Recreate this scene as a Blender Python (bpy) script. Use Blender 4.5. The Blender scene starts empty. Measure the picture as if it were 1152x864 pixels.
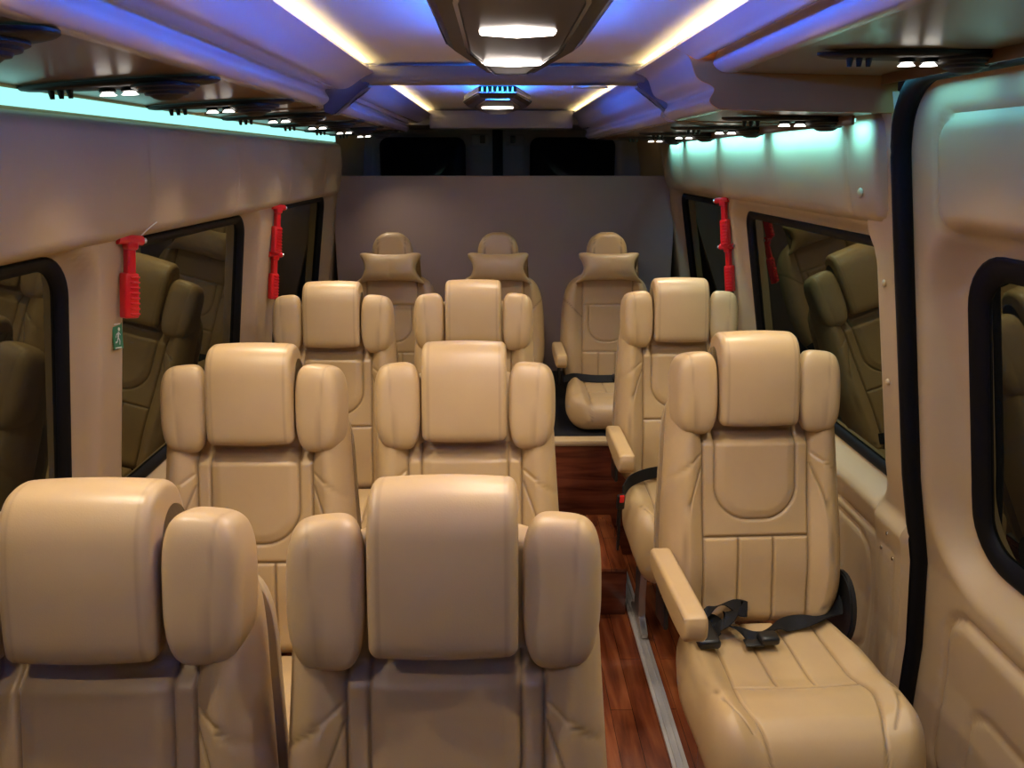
import bpy, bmesh, math, random
from mathutils import Vector, Matrix, Euler
random.seed(7)
C = bpy.context.scene.collection
R = math.radians
PI = math.pi
H = 1.80                                   # eye height of the photographer above the aisle floor

# ------------------------------------------------------------------ helpers
def lerp(a, b, t): return a + (b - a) * t
def sstep(a, b, x):
    if a == b: return 0.0 if x < a else 1.0
    t = max(0.0, min(1.0, (x - a) / (b - a)))
    return t * t * (3 - 2 * t)
def interp(tab, x):
    if x <= tab[0][0]: return tab[0][1]
    for (x0, y0), (x1, y1) in zip(tab, tab[1:]):
        if x <= x1: return lerp(y0, y1, (x - x0) / (x1 - x0))
    return tab[-1][1]
def sinterp(tab, x):                        # smooth (cosine free, catmull) interpolation
    n = len(tab)
    if x <= tab[0][0]: return tab[0][1]
    if x >= tab[-1][0]: return tab[-1][1]
    for i in range(n - 1):
        if x <= tab[i + 1][0]:
            x0, y0 = tab[i]; x1, y1 = tab[i + 1]
            m0 = (y1 - tab[i - 1][1]) / (x1 - tab[i - 1][0]) if i > 0 else (y1 - y0) / (x1 - x0)
            m1 = (tab[i + 2][1] - y0) / (tab[i + 2][0] - x0) if i < n - 2 else (y1 - y0) / (x1 - x0)
            h = x1 - x0; t = (x - x0) / h
            return ((2*t**3 - 3*t*t + 1) * y0 + (t**3 - 2*t*t + t) * h * m0 + (-2*t**3 + 3*t*t) * y1 + (t**3 - t*t) * h * m1)
def catmull(pts, closed=True, seg=6):
    out = []; n = len(pts)
    rng = n if closed else n - 1
    for i in range(rng):
        p0 = pts[(i - 1) % n] if closed or i > 0 else pts[0]
        p1 = pts[i]; p2 = pts[(i + 1) % n]
        p3 = pts[(i + 2) % n] if closed or i + 2 < n else pts[-1]
        for k in range(seg):
            t = k / seg
            out.append(tuple(0.5 * (2*b + (c - a)*t + (2*a - 5*b + 4*c - d)*t*t + (-a + 3*b - 3*c + d)*t**3)
                             for a, b, c, d in zip(p0, p1, p2, p3)))
    if not closed: out.append(tuple(pts[-1]))
    return out

SEAMS = {}
def new_mesh(name, verts, faces, mat, smooth=True, angle=None, merge=0.0, seams=None):
    me = bpy.data.meshes.new(name)
    bm = bmesh.new()
    lay = bm.verts.layers.float.new('seam') if seams else None
    vs = [bm.verts.new(v) for v in verts]
    if seams:
        for v, q in zip(vs, seams): v[lay] = q
    for f in faces:
        try: bm.faces.new([vs[i] for i in f])
        except ValueError: pass
    if merge > 0: bmesh.ops.remove_doubles(bm, verts=bm.verts, dist=merge)
    bmesh.ops.recalc_face_normals(bm, faces=bm.faces)
    if angle is not None:
        for e in bm.edges:
            if len(e.link_faces) == 2 and e.calc_face_angle(0) > R(angle): e.smooth = False
    for f in bm.faces: f.smooth = smooth
    bm.to_mesh(me); bm.free()
    me.materials.append(mat)
    return me
def bm_mesh(name, bm, mat, smooth=True, angle=40):
    me = bpy.data.meshes.new(name)
    bmesh.ops.recalc_face_normals(bm, faces=bm.faces)
    for e in bm.edges:
        if len(e.link_faces) == 2 and e.calc_face_angle(0) > R(angle): e.smooth = False
    for f in bm.faces: f.smooth = smooth
    bm.to_mesh(me); bm.free(); me.materials.append(mat)
    return me
def put(name, me, parent=None, loc=(0, 0, 0), rot=(0, 0, 0), label=None):
    o = bpy.data.objects.new(name, me); C.objects.link(o)
    o.location = loc; o.rotation_euler = rot
    if parent: o.parent = parent
    if label: o['label'] = label
    return o
def thing(name, label, cat, loc=(0, 0, 0), rot=(0, 0, 0), group=None, me=None):
    o = bpy.data.objects.new(name, me); C.objects.link(o)
    o.location = loc; o.rotation_euler = rot
    o['label'] = label; o['category'] = cat
    if group: o['group'] = group
    return o
def struct(o, label=None, cat=None):
    o['kind'] = 'structure'
    if label: o['label'] = label
    if cat: o['category'] = cat
    return o

def add_box(bm, c, s, r=0.0, seg=2, M=None):
    m = Matrix.Translation(c) @ Matrix.Diagonal((s[0], s[1], s[2], 1))
    if M is not None: m = M @ m
    g = bmesh.ops.create_cube(bm, size=1, matrix=m)
    if r > 0:
        es = list({e for v in g['verts'] for e in v.link_edges})
        bmesh.ops.bevel(bm, geom=es, offset=r, segments=seg, profile=0.5, affect='EDGES', clamp_overlap=True)
def add_cyl(bm, c, r, h, axis='Z', n=24, r2=None, M=None):
    rot = {'Z': Matrix.Identity(4), 'X': Matrix.Rotation(PI/2, 4, 'Y'), 'Y': Matrix.Rotation(PI/2, 4, 'X')}[axis]
    m = Matrix.Translation(c) @ rot
    if M is not None: m = M @ m
    bmesh.ops.create_cone(bm, cap_ends=True, segments=n, radius1=r, radius2=r if r2 is None else r2, depth=h, matrix=m)
def add_tube(bm, pts, r, n=8, closed=False):
    P = [Vector(p) for p in pts]; rings = []; m = len(P)
    for i, p in enumerate(P):
        a = P[(i - 1) % m] if (closed or i > 0) else P[i]
        b = P[(i + 1) % m] if (closed or i < m - 1) else P[i]
        t = (b - a).normalized()
        u = t.cross(Vector((0, 0, 1)))
        if u.length < 1e-3: u = Vector((1, 0, 0))
        u.normalize(); v = t.cross(u)
        rings.append([bm.verts.new(p + (u * math.cos(2*PI*k/n) + v * math.sin(2*PI*k/n)) * r) for k in range(n)])
    for i in range(m if closed else m - 1):
        A = rings[i]; B = rings[(i + 1) % m]
        for k in range(n): bm.faces.new([A[k], A[(k + 1) % n], B[(k + 1) % n], B[k]])
    if not closed: bm.faces.new(rings[0]); bm.faces.new(rings[-1])
def add_ribbon(bm, pts, width_dirs, w, t=0.0025):
    """flat strap along pts; width_dirs gives the across direction at each point"""
    P = [Vector(p) for p in pts]; D = [Vector(d).normalized() for d in width_dirs]; R_ = []
    for i, p in enumerate(P):
        a = P[max(0, i - 1)]; b = P[min(len(P) - 1, i + 1)]
        n = (b - a).cross(D[i]); n.normalize()
        R_.append([bm.verts.new(p + D[i]*w/2*sx + n*t*sz) for sx, sz in ((-1, -1), (1, -1), (1, 1), (-1, 1))])
    for A, B in zip(R_, R_[1:]):
        for k in range(4): bm.faces.new([A[k], A[(k+1) % 4], B[(k+1) % 4], B[k]])
    bm.faces.new(R_[0]); bm.faces.new(R_[-1])

PS = []; G = [0.0]
def pillow(L, w, rim, front, back, nc=150, nr=200, e0=0.03, e1=0.03, nrim=8):
    """closed upholstered body. x across, s along (0..L); front/back give signed depth for (x, s, T)"""
    us = []
    for k in range(nrim): us.append(('L', PI/2 * (1 - k / nrim)))
    for k in range(nc + 1): us.append(('M', -1 + 2 * k / nc))
    for k in range(nrim): us.append(('R', PI/2 * (k + 1) / nrim))
    ss = []
    for k in range(nrim): ss.append((e0 * (1 - math.cos(PI/2 * k / nrim)), math.sin(PI/2 * k / nrim)))
    for k in range(nr + 1): ss.append((lerp(e0, L - e1, k / nr), 1.0))
    for k in range(nrim): a = PI/2 * (k + 1) / nrim; ss.append((L - e1 + e1 * math.sin(a), math.cos(a)))
    verts = []; faces = []; n = len(us); PS.clear()
    for s, ts in ss:
        W = w(s); rr = min(rim, W * 0.8)
        row = []
        for kind, q in us:
            if kind == 'M': x = q * (W - rr); tx = 1.0
            else:
                x = (W - rr + rr * math.sin(q)) * (-1 if kind == 'L' else 1); tx = math.cos(q)
            row.append((x, max(0.0, tx) * ts))
        for x, T in row:
            G[0] = 0.0; verts.append((x, front(x, s, T), s)); PS.append(min(1, G[0]))
        for x, T in reversed(row): verts.append((x, back(x, s, T), s)); PS.append(0.0)
    m = 2 * n
    for i in range(len(ss) - 1):
        for k in range(m):
            faces.append((i*m + k, i*m + (k+1) % m, (i+1)*m + (k+1) % m, (i+1)*m + k))
    return verts, faces
def seam(d, wd=0.004, depth=0.006):
    if abs(d) > 4*wd: return 0.0
    G[0] = max(G[0], .7*math.exp(-(d/.0026)**2))
    return depth * (.55*math.exp(-(d/wd)**2) + .45*math.exp(-(d/(wd*.45))**2))
def sd_rrect(x, y, cx, cy, hw, hh, r):
    qx = abs(x - cx) - hw + r; qy = abs(y - cy) - hh + r
    return math.hypot(max(qx, 0), max(qy, 0)) + min(max(qx, qy), 0) - r

def loft_profile(prof, x0, x1, r, nseg=5, nmid=1, shape=None):
    """closed (y,z) profile swept from x0 to x1 with rounded ends (offset inwards)"""
    n = len(prof)
    A = sum(prof[i][0]*prof[(i+1) % n][1] - prof[(i+1) % n][0]*prof[i][1] for i in range(n))
    sg = 1 if A > 0 else -1
    nor = []
    for i in range(n):
        ax, az = prof[i-1]; bx, bz = prof[(i+1) % n]
        tx, tz = bx-ax, bz-az; l = math.hypot(tx, tz) or 1
        nor.append((-tz/l*sg, tx/l*sg))            # inwards
    st = []
    for k in range(nseg + 1): a = PI/2*k/nseg; st.append((x0 + r*(1-math.cos(a)), r*(1-math.sin(a))))
    for k in range(1, nmid): st.append((lerp(x0+r, x1-r, k/nmid), 0))
    for k in range(nseg + 1): a = PI/2*(1-k/nseg); st.append((x1 - r*(1-math.cos(a)), r*(1-math.sin(a))))
    verts = []; faces = []; PS.clear()
    for x, off in st:
        G[0] = 0.0; o2 = off + (shape(x) if shape else 0)
        for (y, z), (ny, nz) in zip(prof, nor): verts.append((x, y + ny*o2, z + nz*o2)); PS.append(G[0]*.45 if shape else 0)
    for i in range(len(st)-1):
        for k in range(n): faces.append((i*n+k, i*n+(k+1) % n, (i+1)*n+(k+1) % n, (i+1)*n+k))
    faces.append(tuple(range(n))); faces.append(tuple(range((len(st)-1)*n, len(st)*n)))
    return verts, faces

# ------------------------------------------------------------------ materials
def mat(name, col, rough=0.5, metal=0.0, spec=0.5, coat=0.0, emis=None, es=0.0, coat_rough=0.05):
    m = bpy.data.materials.new(name); m.use_nodes = True
    b = m.node_tree.nodes['Principled BSDF']
    b.inputs['Base Color'].default_value = (*col, 1)
    b.inputs['Roughness'].default_value = rough
    b.inputs['Metallic'].default_value = metal
    b.inputs['Specular IOR Level'].default_value = spec
    b.inputs['Coat Weight'].default_value = coat
    b.inputs['Coat Roughness'].default_value = coat_rough
    if emis:
        b.inputs['Emission Color'].default_value = (*emis, 1); b.inputs['Emission Strength'].default_value = es
    return m
def nodes(m): return m.node_tree.nodes, m.node_tree.links, m.node_tree.nodes['Principled BSDF']
def grain(m, col, col2, scale, bump=0.1, fine=400, dist=0.001, stretch=None):
    n, l, b = nodes(m)
    tc = n.new('ShaderNodeTexCoord'); mp = n.new('ShaderNodeMapping')
    l.new(tc.outputs['Object'], mp.inputs[0])
    if stretch: mp.inputs['Scale'].default_value = stretch
    nz = n.new('ShaderNodeTexNoise'); nz.inputs['Scale'].default_value = scale; nz.inputs['Detail'].default_value = 4
    l.new(mp.outputs[0], nz.inputs['Vector'])
    cr = n.new('ShaderNodeValToRGB'); cr.color_ramp.elements[0].position = .3; cr.color_ramp.elements[1].position = .7
    cr.color_ramp.elements[0].color = (*col2, 1); cr.color_ramp.elements[1].color = (*col, 1)
    l.new(nz.outputs['Fac'], cr.inputs[0]); l.new(cr.outputs[0], b.inputs['Base Color'])
    if bump > 0:
        vo = n.new('ShaderNodeTexVoronoi'); vo.inputs['Scale'].default_value = fine
        l.new(mp.outputs[0], vo.inputs['Vector'])
        bp = n.new('ShaderNodeBump'); bp.inputs['Strength'].default_value = bump; bp.inputs['Distance'].default_value = dist
        l.new(vo.outputs['Distance'], bp.inputs['Height']); l.new(bp.outputs[0], b.inputs['Normal'])
    return m
leather = grain(mat('cream_leather', (.6, .45, .25), .40, spec=.5), (.51, .355, .175), (.47, .32, .155), 6, .12, 420, .0008)
def add_seam_tint(m):
    n, l, b = nodes(m)
    src = b.inputs['Base Color'].links[0].from_socket
    at = n.new('ShaderNodeAttribute'); at.attribute_name = 'seam'
    mx = n.new('ShaderNodeMixRGB'); mx.inputs[2].default_value = (.16, .10, .045, 1)
    l.new(at.outputs['Fac'], mx.inputs[0]); l.new(src, mx.inputs[1]); l.new(mx.outputs[0], b.inputs['Base Color'])
add_seam_tint(leather)
leather_side = grain(mat('cream_leather_side', (.6, .45, .25), .5), (.50, .36, .19), (.46, .33, .17), 6, .12, 420, .0008)
shell_mat = mat('seat_shell_plastic', (.42, .31, .17), .5)
black_plastic = mat('black_plastic', (.012, .012, .013), .35)
rubber = mat('black_rubber', (.004, .004, .005), .55, spec=.15)
webbing = grain(mat('black_webbing', (.012, .012, .014), .7, spec=.3), (.006, .006, .007), (.003, .003, .004), 60, .3, 300)
steel = mat('brushed_steel', (.6, .6, .6), .35, metal=1)
red_plastic = mat('red_plastic', (.66, .006, .010), .3, coat=.3)
red_btn = mat('red_button', (.8, .02, .02), .3)
wall_mat = grain(mat('beige_moulding', (.62, .5, .36), .48), (.47, .335, .185), (.45, .32, .175), 5, .06, 300, .0006)
pad_mat = grain(mat('padded_wall_vinyl', (.62, .47, .3), .6), (.43, .31, .175), (.405, .29, .162), 4, .12, 350, .0008)
part_mat = grain(mat('partition_vinyl', (.5, .4, .3), .6), (.38, .275, .235), (.36, .26, .22), 5, .12, 300, .0008)
ceil_mat = mat('ceiling_white', (.78, .76, .74), .45)
rack_mat = mat('glossy_lilac_laminate', (.70, .64, .78), .20, coat=.6, coat_rough=.10)
under_mat = mat('brown_gloss_underside', (.16, .085, .038), .30, spec=.4, coat=.1, coat_rough=.2)
panel_mat = mat('brown_satin_panel', (.42, .17, .045), .5)
under_mat2 = mat('grey_gloss_underside', (.22, .20, .15), .28, spec=.5, coat=.1, coat_rough=.2)
pod_mat = mat('dark_brown_gloss', (.045, .026, .023), .30, spec=.2, coat=.05)
pod_mat2 = mat('dark_brown_gloss_inner', (.055, .033, .030), .30, spec=.2, coat=.05)
chrome = mat('chrome_edge', (.85, .85, .85), .12, metal=1)
beam_mat = mat('grey_beam_laminate', (.20, .18, .17), .35)
fin_mat = mat('dark_blue_grey_plastic', (.10, .10, .16), .3)
dark_wall = grain(mat('rear_door_trim', (.3, .28, .27), .6), (.28, .26, .26), (.25, .235, .235), 4, .0)
vent_mat = mat('vent_black_plastic', (.012, .009, .008), .5, spec=.3)
green_sign = mat('green_sticker', (.01, .16, .07), .4)
white_sign = mat('white_marking', (.7, .72, .7), .5)
cord_mat = mat('white_string', (.75, .72, .62), .7)
rail_mat = grain(mat('aluminium_rail', (.62, .6, .57), .45, metal=.4), (.62, .6, .57), (.42, .40, .38), 30, 0, stretch=(1, .2, 1))

def window_glass():
    m = bpy.data.materials.new('dark_night_glass'); m.use_nodes = True
    n = m.node_tree.nodes; l = m.node_tree.links; n.clear()
    out = n.new('ShaderNodeOutputMaterial'); mx = n.new('ShaderNodeMixShader')
    g = n.new('ShaderNodeBsdfGlossy'); g.inputs['Color'].default_value = (.80, .82, .58, 1); g.inputs['Roughness'].default_value = .01
    d = n.new('ShaderNodeBsdfDiffuse'); d.inputs['Color'].default_value = (.006, .007, .008, 1)
    f = n.new('ShaderNodeFresnel'); f.inputs['IOR'].default_value = 2.05
    l.new(f.outputs[0], mx.inputs[0]); l.new(d.outputs[0], mx.inputs[1]); l.new(g.outputs[0], mx.inputs[2]); l.new(mx.outputs[0], out.inputs[0])
    return m
glass = window_glass()
def wood(name, c1, c2, c3, plank=True):
    m = mat(name, c1, .22, spec=.5, coat=.3); n, l, b = nodes(m)
    tc = n.new('ShaderNodeTexCoord'); mp = n.new('ShaderNodeMapping'); l.new(tc.outputs['Object'], mp.inputs[0])
    mp.inputs['Scale'].default_value = (9, .9, 9) if plank else (.9, 9, 9)
    nz = n.new('ShaderNodeTexNoise'); nz.inputs['Scale'].default_value = 3.0; nz.inputs['Detail'].default_value = 8; nz.inputs['Distortion'].default_value = .6
    l.new(mp.outputs[0], nz.inputs['Vector'])
    cr = n.new('ShaderNodeValToRGB'); e = cr.color_ramp.elements
    e[0].position = .33; e[0].color = (*c2, 1); e[1].position = .68; e[1].color = (*c3, 1)
    k = e.new(.5); k.color = (*c1, 1)
    l.new(nz.outputs['Fac'], cr.inputs[0])
    br = n.new('ShaderNodeTexBrick'); mp2 = n.new('ShaderNodeMapping'); l.new(tc.outputs['Object'], mp2.inputs[0])
    mp2.inputs['Rotation'].default_value = (0, 0, PI/2)
    l.new(mp2.outputs[0], br.inputs['Vector'])
    br.inputs['Scale'].default_value = 1; br.inputs['Brick Width'].default_value = .55; br.inputs['Row Height'].default_value = .075
    br.inputs['Mortar Size'].default_value = .0012; br.inputs['Color1'].default_value = (1, 1, 1, 1); br.inputs['Color2'].default_value = (.72, .68, .66, 1)
    br.inputs['Mortar'].default_value = (.25, .2, .2, 1)
    mul = n.new('ShaderNodeMixRGB'); mul.blend_type = 'MULTIPLY'; mul.inputs[0].default_value = 1 if plank else 0
    l.new(cr.outputs[0], mul.inputs[1]); l.new(br.outputs[0], mul.inputs[2]); l.new(mul.outputs[0], b.inputs['Base Color'])
    return m
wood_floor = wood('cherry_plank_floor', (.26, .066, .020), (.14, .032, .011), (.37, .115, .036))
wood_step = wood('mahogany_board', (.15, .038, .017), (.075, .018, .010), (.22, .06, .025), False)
def emit(name, col, s):
    m = bpy.data.materials.new(name); m.use_nodes = True; n = m.node_tree.nodes; n.clear()
    e = n.new('ShaderNodeEmission'); e.inputs[0].default_value = (*col, 1); e.inputs[1].default_value = s
    o = n.new('ShaderNodeOutputMaterial'); m.node_tree.links.new(e.outputs[0], o.inputs[0]); return m
EM = dict(lamp=11, gold=56, blue=290, cyan=1.5, cyan_r=40.0, spot=7)
lamp_em = emit('lamp_white', (1, .86, .76), EM['lamp'])
gold_em = emit('led_gold', (1, .74, .30), EM['gold'])
blue_em = emit('led_blue', (.02, .17, 1.0), EM['blue'])
diode_em = emit('diode_blue', (.05, .55, 1.0), 12)
cyan_em = emit('led_cyan', (.42, 1.0, .92), EM['cyan'])
cyan_em_r = emit('led_cyan_bright', (.30, .90, .95), EM['cyan_r'])
spot_em = emit('spot_white', (1, .93, .82), EM['spot'])

# ------------------------------------------------------------------ the van shell
XL = [(0, 1.03), (.6, 1.035), (.95, 1.003), (1.62, .905), (1.95, .875), (2.1, .82)]
XR = [(0, 1.17), (.5, 1.165), (.76, 1.14), (1.0, 1.085), (1.34, 1.025), (1.62, .975), (1.85, .935), (2.0, .90)]
def grid_panel(name, side, prof, Y0, Y1, Z0, Z1, m, outline=None, holes=(), offs=None, step=.01, recess=.05, ramp=.055, soft=0.0):
    """wall sheet in (y,z); side -1 left, +1 right; holes are rounded windows with a moulded reveal. offs>0 = towards outside"""
    ny = max(2, round((Y1-Y0)/step)); nz = max(2, round((Z1-Z0)/step))
    def D(y, z):
        d = -1e9
        if outline: d = max(d, sd_rrect(y, z, *outline))
        for h in holes: d = max(d, -sd_rrect(y, z, *h))
        return d
    idx = {}; verts = []; faces = []
    keep = {}
    P = {}
    for i in range(ny+1):
        for j in range(nz+1):
            y = lerp(Y0, Y1, i/ny); z = lerp(Z0, Z1, j/nz); d = D(y, z)
            if abs(d) < step*.72:
                e = 1e-4
                gy = (D(y+e, z)-D(y-e, z))/(2*e); gz = (D(y, z+e)-D(y, z-e))/(2*e)
                g = math.hypot(gy, gz) or 1
                y -= gy/g*d; z -= gz/g*d; d = 0
            P[i, j] = (y, z); keep[i, j] = d <= 1e-4
    for i in range(ny):
        for j in range(nz):
            q = [(i, j), (i+1, j), (i+1, j+1), (i, j+1)]
            if all(keep[k] for k in q):
                f = []
                for k in q:
                    if k not in idx:
                        idx[k] = len(verts); y, z = P[k]
                        off = 0
                        for h in holes:
                            dd = sd_rrect(y, z, *h)
                            if dd < ramp: off = max(off, recess * (1 - sstep(0, ramp, dd)))
                        if outline and soft:
                            dd = -sd_rrect(y, z, *outline)
                            if dd < soft: t = 1-dd/soft; off += soft*(1-math.sqrt(max(0, 1-t*t)))
                        if offs: off += offs(y, z)
                        verts.append((side*(interp(prof, z)+off), y, z))
                    f.append(idx[k])
                faces.append(f)
    return put(name, new_mesh(name, verts, faces, m, angle=55))
def rrect_pts(yc, zc, hw, hh, r, n=8):
    out = []
    for cx, cy, a0 in ((hw-r, hh-r, 0), (-hw+r, hh-r, PI/2), (-hw+r, -hh+r, PI), (hw-r, -hh+r, 1.5*PI)):
        for k in range(n+1):
            a = a0 + PI/2*k/n; out.append((yc+cx+r*math.cos(a), zc+cy+r*math.sin(a)))
    # refine the straight runs so that the ring follows the curved wall
    res = []
    for a, b in zip(out, out[1:]+out[:1]):
        d = math.hypot(a[0]-b[0], a[1]-b[1]); k = max(1, int(d/.06))
        for i in range(k): res.append((lerp(a[0], b[0], i/k), lerp(a[1], b[1], i/k)))
    return res
def window(n, side, prof, hole, rec, gw=.026, name=None, label=None):
    yc, zc, hw, hh, r = hole
    nm = name or 'window_%d' % n
    # dark glass pane
    def ring(ex, off): return [(side*(interp(prof, z)+off), y, z) for y, z in rrect_pts(yc, zc, hw+ex, hh+ex, max(.01, r+ex))]
    a = ring(.004, rec+.012); b = ring(.004, rec+.018)
    k = len(a); verts = a+b
    # fan strips keep the pane planar enough: rows by height
    faces = []
    c1 = len(verts); verts.append((side*(interp(prof, zc)+rec+.012), yc, zc)); verts.append((side*(interp(prof, zc)+rec+.018), yc, zc))
    # pane surface as straight (planar) sheet between bottom and top of the hole
    zt, zb = zc+hh, zc-hh
    xt, xb = interp(prof, zt), interp(prof, zb)
    def pl(z, off): return side*(lerp(xb, xt, (z-zb)/(zt-zb))+off)
    verts = [(pl(z, rec+.012), y, z) for y, z in rrect_pts(yc, zc, hw+.004, hh+.004, r)] + [(pl(z, rec+.018), y, z) for y, z in rrect_pts(yc, zc, hw+.004, hh+.004, r)]
    faces = [tuple(range(k)), tuple(range(k, 2*k))]
    k = len(verts)//2
    faces = [tuple(range(k)), tuple(range(k, 2*k))] + [(i, (i+1) % k, k+(i+1) % k, k+i) for i in range(k)]
    g = put(nm, new_mesh(nm, verts, faces, glass, smooth=False)); struct(g, label)
    # gasket : ribbon with a raised lip
    prof_g = [(.006, .016), (.004, -.004), (-.004, -.008), (-.014, -.004), (-gw, .004), (-gw-.002, .012)]
    rings = []
    for ex, off in prof_g: rings.append([(pl(z, rec+off), y, z) for y, z in rrect_pts(yc, zc, hw+ex, hh+ex, max(.012, r+ex))])
    m_ = min(len(q) for q in rings)
    # resample all rings to same count
    def resamp(q, m):
        return [q[int(i*len(q)/m)] for i in range(m)]
    base = rrect_pts(yc, zc, hw, hh, r)
    rings = []
    for ex, off in prof_g:
        row = []
        for (y, z) in base:
            e = 1e-4
            gy = sd_rrect(y+e, z, yc, zc, hw, hh, r)-sd_rrect(y-e, z, yc, zc, hw, hh, r)
            gz = sd_rrect(y, z+e, yc, zc, hw, hh, r)-sd_rrect(y, z-e, yc, zc, hw, hh, r)
            gl = math.hypot(gy, gz) or 1
            y2 = y+gy/gl*ex; z2 = z+gz/gl*ex
            row.append((pl(z2, rec+off), y2, z2))
        rings.append(row)
    m_ = len(base); V = [p for q in rings for p in q]; F = []
    for i in range(len(rings)-1):
        for j in range(m_): F.append((i*m_+j, i*m_+(j+1) % m_, (i+1)*m_+(j+1) % m_, (i+1)*m_+j))
    put('window_gasket', new_mesh('window_gasket', V, F, rubber), g)
    return g

YF, YP, YB = -1.0, 4.50, 5.35               # front cut, partition, rear doors
# left wall with three windows
REC = .055
wl1 = (.725, 1.245, 1.015, .355, .10); wl2 = (2.465, 1.245, .525, .355, .075); wl3 = (3.86, 1.28, .52, .33, .07)
o = grid_panel('wall_left', -1, XL, YF, YB, 0, 1.95, wall_mat, holes=(wl1, wl2, wl3), recess=REC, ramp=.045,
               offs=lambda y, z: -.012*sstep(.86, .80, z) , step=.0125); struct(o)
for k, h in enumerate((wl1, wl2, wl3)): window(k+1, -1, XL, h, REC)
# right wall behind the sliding door
DY = 1.845                                   # rear edge of the sliding door
wr1 = (2.635, 1.245, .620, .35, .06); wr2 = (3.92, 1.28, .50, .34, .07)
def offs_r(y, z):
    o = -.03*sstep(.875, .82, z)              # moulding swells inwards below the window
    o += seam(sd_rrect(y, z, 2.55, .50, .48, .20, .08), .010, .010)
    o += seam(sd_rrect(y, z, 2.32, .80, .30, .055, .05), .009, .009)
    o += .008*sstep(.006, -.006, sd_rrect(y, z, 1.945, 1.0, .055, .60, .03))*0
    if y > DY: o += -.018*sstep(2.03, 2.0, y)   # pillar cover strip beside the door
    o += seam(sd_rrect(y, z, 1.94, .55, .045, .20, .01), .006, .006)
    return o
o = grid_panel('wall_right', 1, XR, DY, YB, 0, 1.95, wall_mat, holes=(wr1, wr2), recess=REC, offs=offs_r, step=.0105); struct(o)
for k, h in enumerate((wr1, wr2)): window(k+4, 1, XR, h, REC)

# sliding door
dout = (.60, .98, DY-.6-.012, .985, .16)
dwin = (.62, 1.22, 1.115, .38, .13)
DREC = .075
def offs_d(y, z):
    o = .012
    o += seam(sd_rrect(y, z, .60, 1.765, 1.13, .125, .07), .010, .012)
    o -= .010*sstep(0, -.03, sd_rrect(y, z, .60, 1.765, 1.13, .125, .07))
    o += seam(sd_rrect(y, z, .60, .45, 1.12, .25, .09), .011, .013)
    o -= .012*sstep(0, -.03, sd_rrect(y, z, .60, .45, 1.12, .25, .09))
    o += seam(sd_rrect(y, z, .60, .38, .98, .13, .08), .010, .009)
    return o
door = grid_panel('door_1', 1, XR, -.65, DY, 0, 1.985, wall_mat, outline=dout, holes=(dwin,), recess=DREC, ramp=.085, offs=offs_d, step=.0115, soft=0)
struct(door)
g = window(6, 1, XR, dwin, DREC+.012, gw=.05)
# rubber seal round the door opening
bm = bmesh.new()
sp = []
for y, z in rrect_pts(.60, .98, DY-.6+.004, 1.0, .17, 12): sp.append(((interp(XR, z)-.004), y, z))
add_tube(bm, sp, .023, 12, closed=True)
seal = put('door_seal', bm_mesh('door_seal', bm, rubber), door)
# filler strip behind the seal
bm = bmesh.new()
for x, y, z in [(.0, 0, 0)]: pass
bm.free()

# padded upper wall panels (vinyl), with seams
def upper_panel(name, side, prof, Y0, Y1, Z0, Z1, r, inward):
    yc, zc = (Y0+Y1)/2, (Z0+Z1)/2
    seams = [Y0+.18] if side > 0 else []
    k = 1.98 if side < 0 else 2.62
    while k < Y1-.2: seams.append(k); k += .66
    def offs(y, z):
        o = -inward - .012*math.sin(PI*max(0, min(1, (z-Z0)/(Z1-Z0))))
        for s in seams: o += seam(y-s, .006, .004)
        o += .002*math.sin(y*9+z*2)*math.sin(y*3.1)
        return o
    p = grid_panel(name, side, prof, Y0, Y1, Z0, Z1, pad_mat, outline=(yc, zc, (Y1-Y0)/2, (Z1-Z0)/2, r), offs=offs, soft=.028)
    return struct(p)
upper_panel('trim_1', -1, XL, -.98, 4.40, 1.617, H+.089, .035, .028)
upper_panel('trim_2', 1, XR, 1.885, 4.42, 1.645, 1.925, .05, .028)

# floor, step, platform
def box_obj(name, lo, hi, m, r=.003, parent=None):
    bm = bmesh.new(); add_box(bm, [(a+b)/2 for a, b in zip(lo, hi)], [b-a for a, b in zip(lo, hi)], r)
    return put(name, bm_mesh(name, bm, m), parent)
struct(box_obj('floor', (-1.06, YF, -.04), (1.18, YB, 0), wood_floor, 0))
PZ = .582; PY = 3.27; SZ = .217; SY = 2.77
st = thing('aisle_step', 'polished reddish wooden step in the aisle below the raised rear platform', 'step')
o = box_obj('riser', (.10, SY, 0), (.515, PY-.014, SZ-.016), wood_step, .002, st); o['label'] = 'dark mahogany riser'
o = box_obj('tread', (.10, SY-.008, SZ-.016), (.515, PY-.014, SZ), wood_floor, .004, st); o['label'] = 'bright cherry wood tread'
pl = thing('rear_platform', 'raised platform with dark mahogany front carrying the three rear seats', 'platform')
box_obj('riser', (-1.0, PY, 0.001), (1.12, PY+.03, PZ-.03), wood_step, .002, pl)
o = box_obj('nosing', (-1.0, PY-.012, PZ-.03), (1.12, PY+.06, PZ), leather_side, .012, pl); o['label'] = 'beige padded nosing'
o = box_obj('platform_top', (-1.0, PY+.061, PZ-.03), (1.12, YP-.03, PZ-.003), webbing, .002, pl); o['label'] = 'black carpet'
# partition behind the rear seats
pt = box_obj('trim_3', (-.935, YP-.02, 0), (1.01, YP+.02, 1.715), part_mat, .008); struct(pt)
bmc = bmesh.new()
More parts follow.
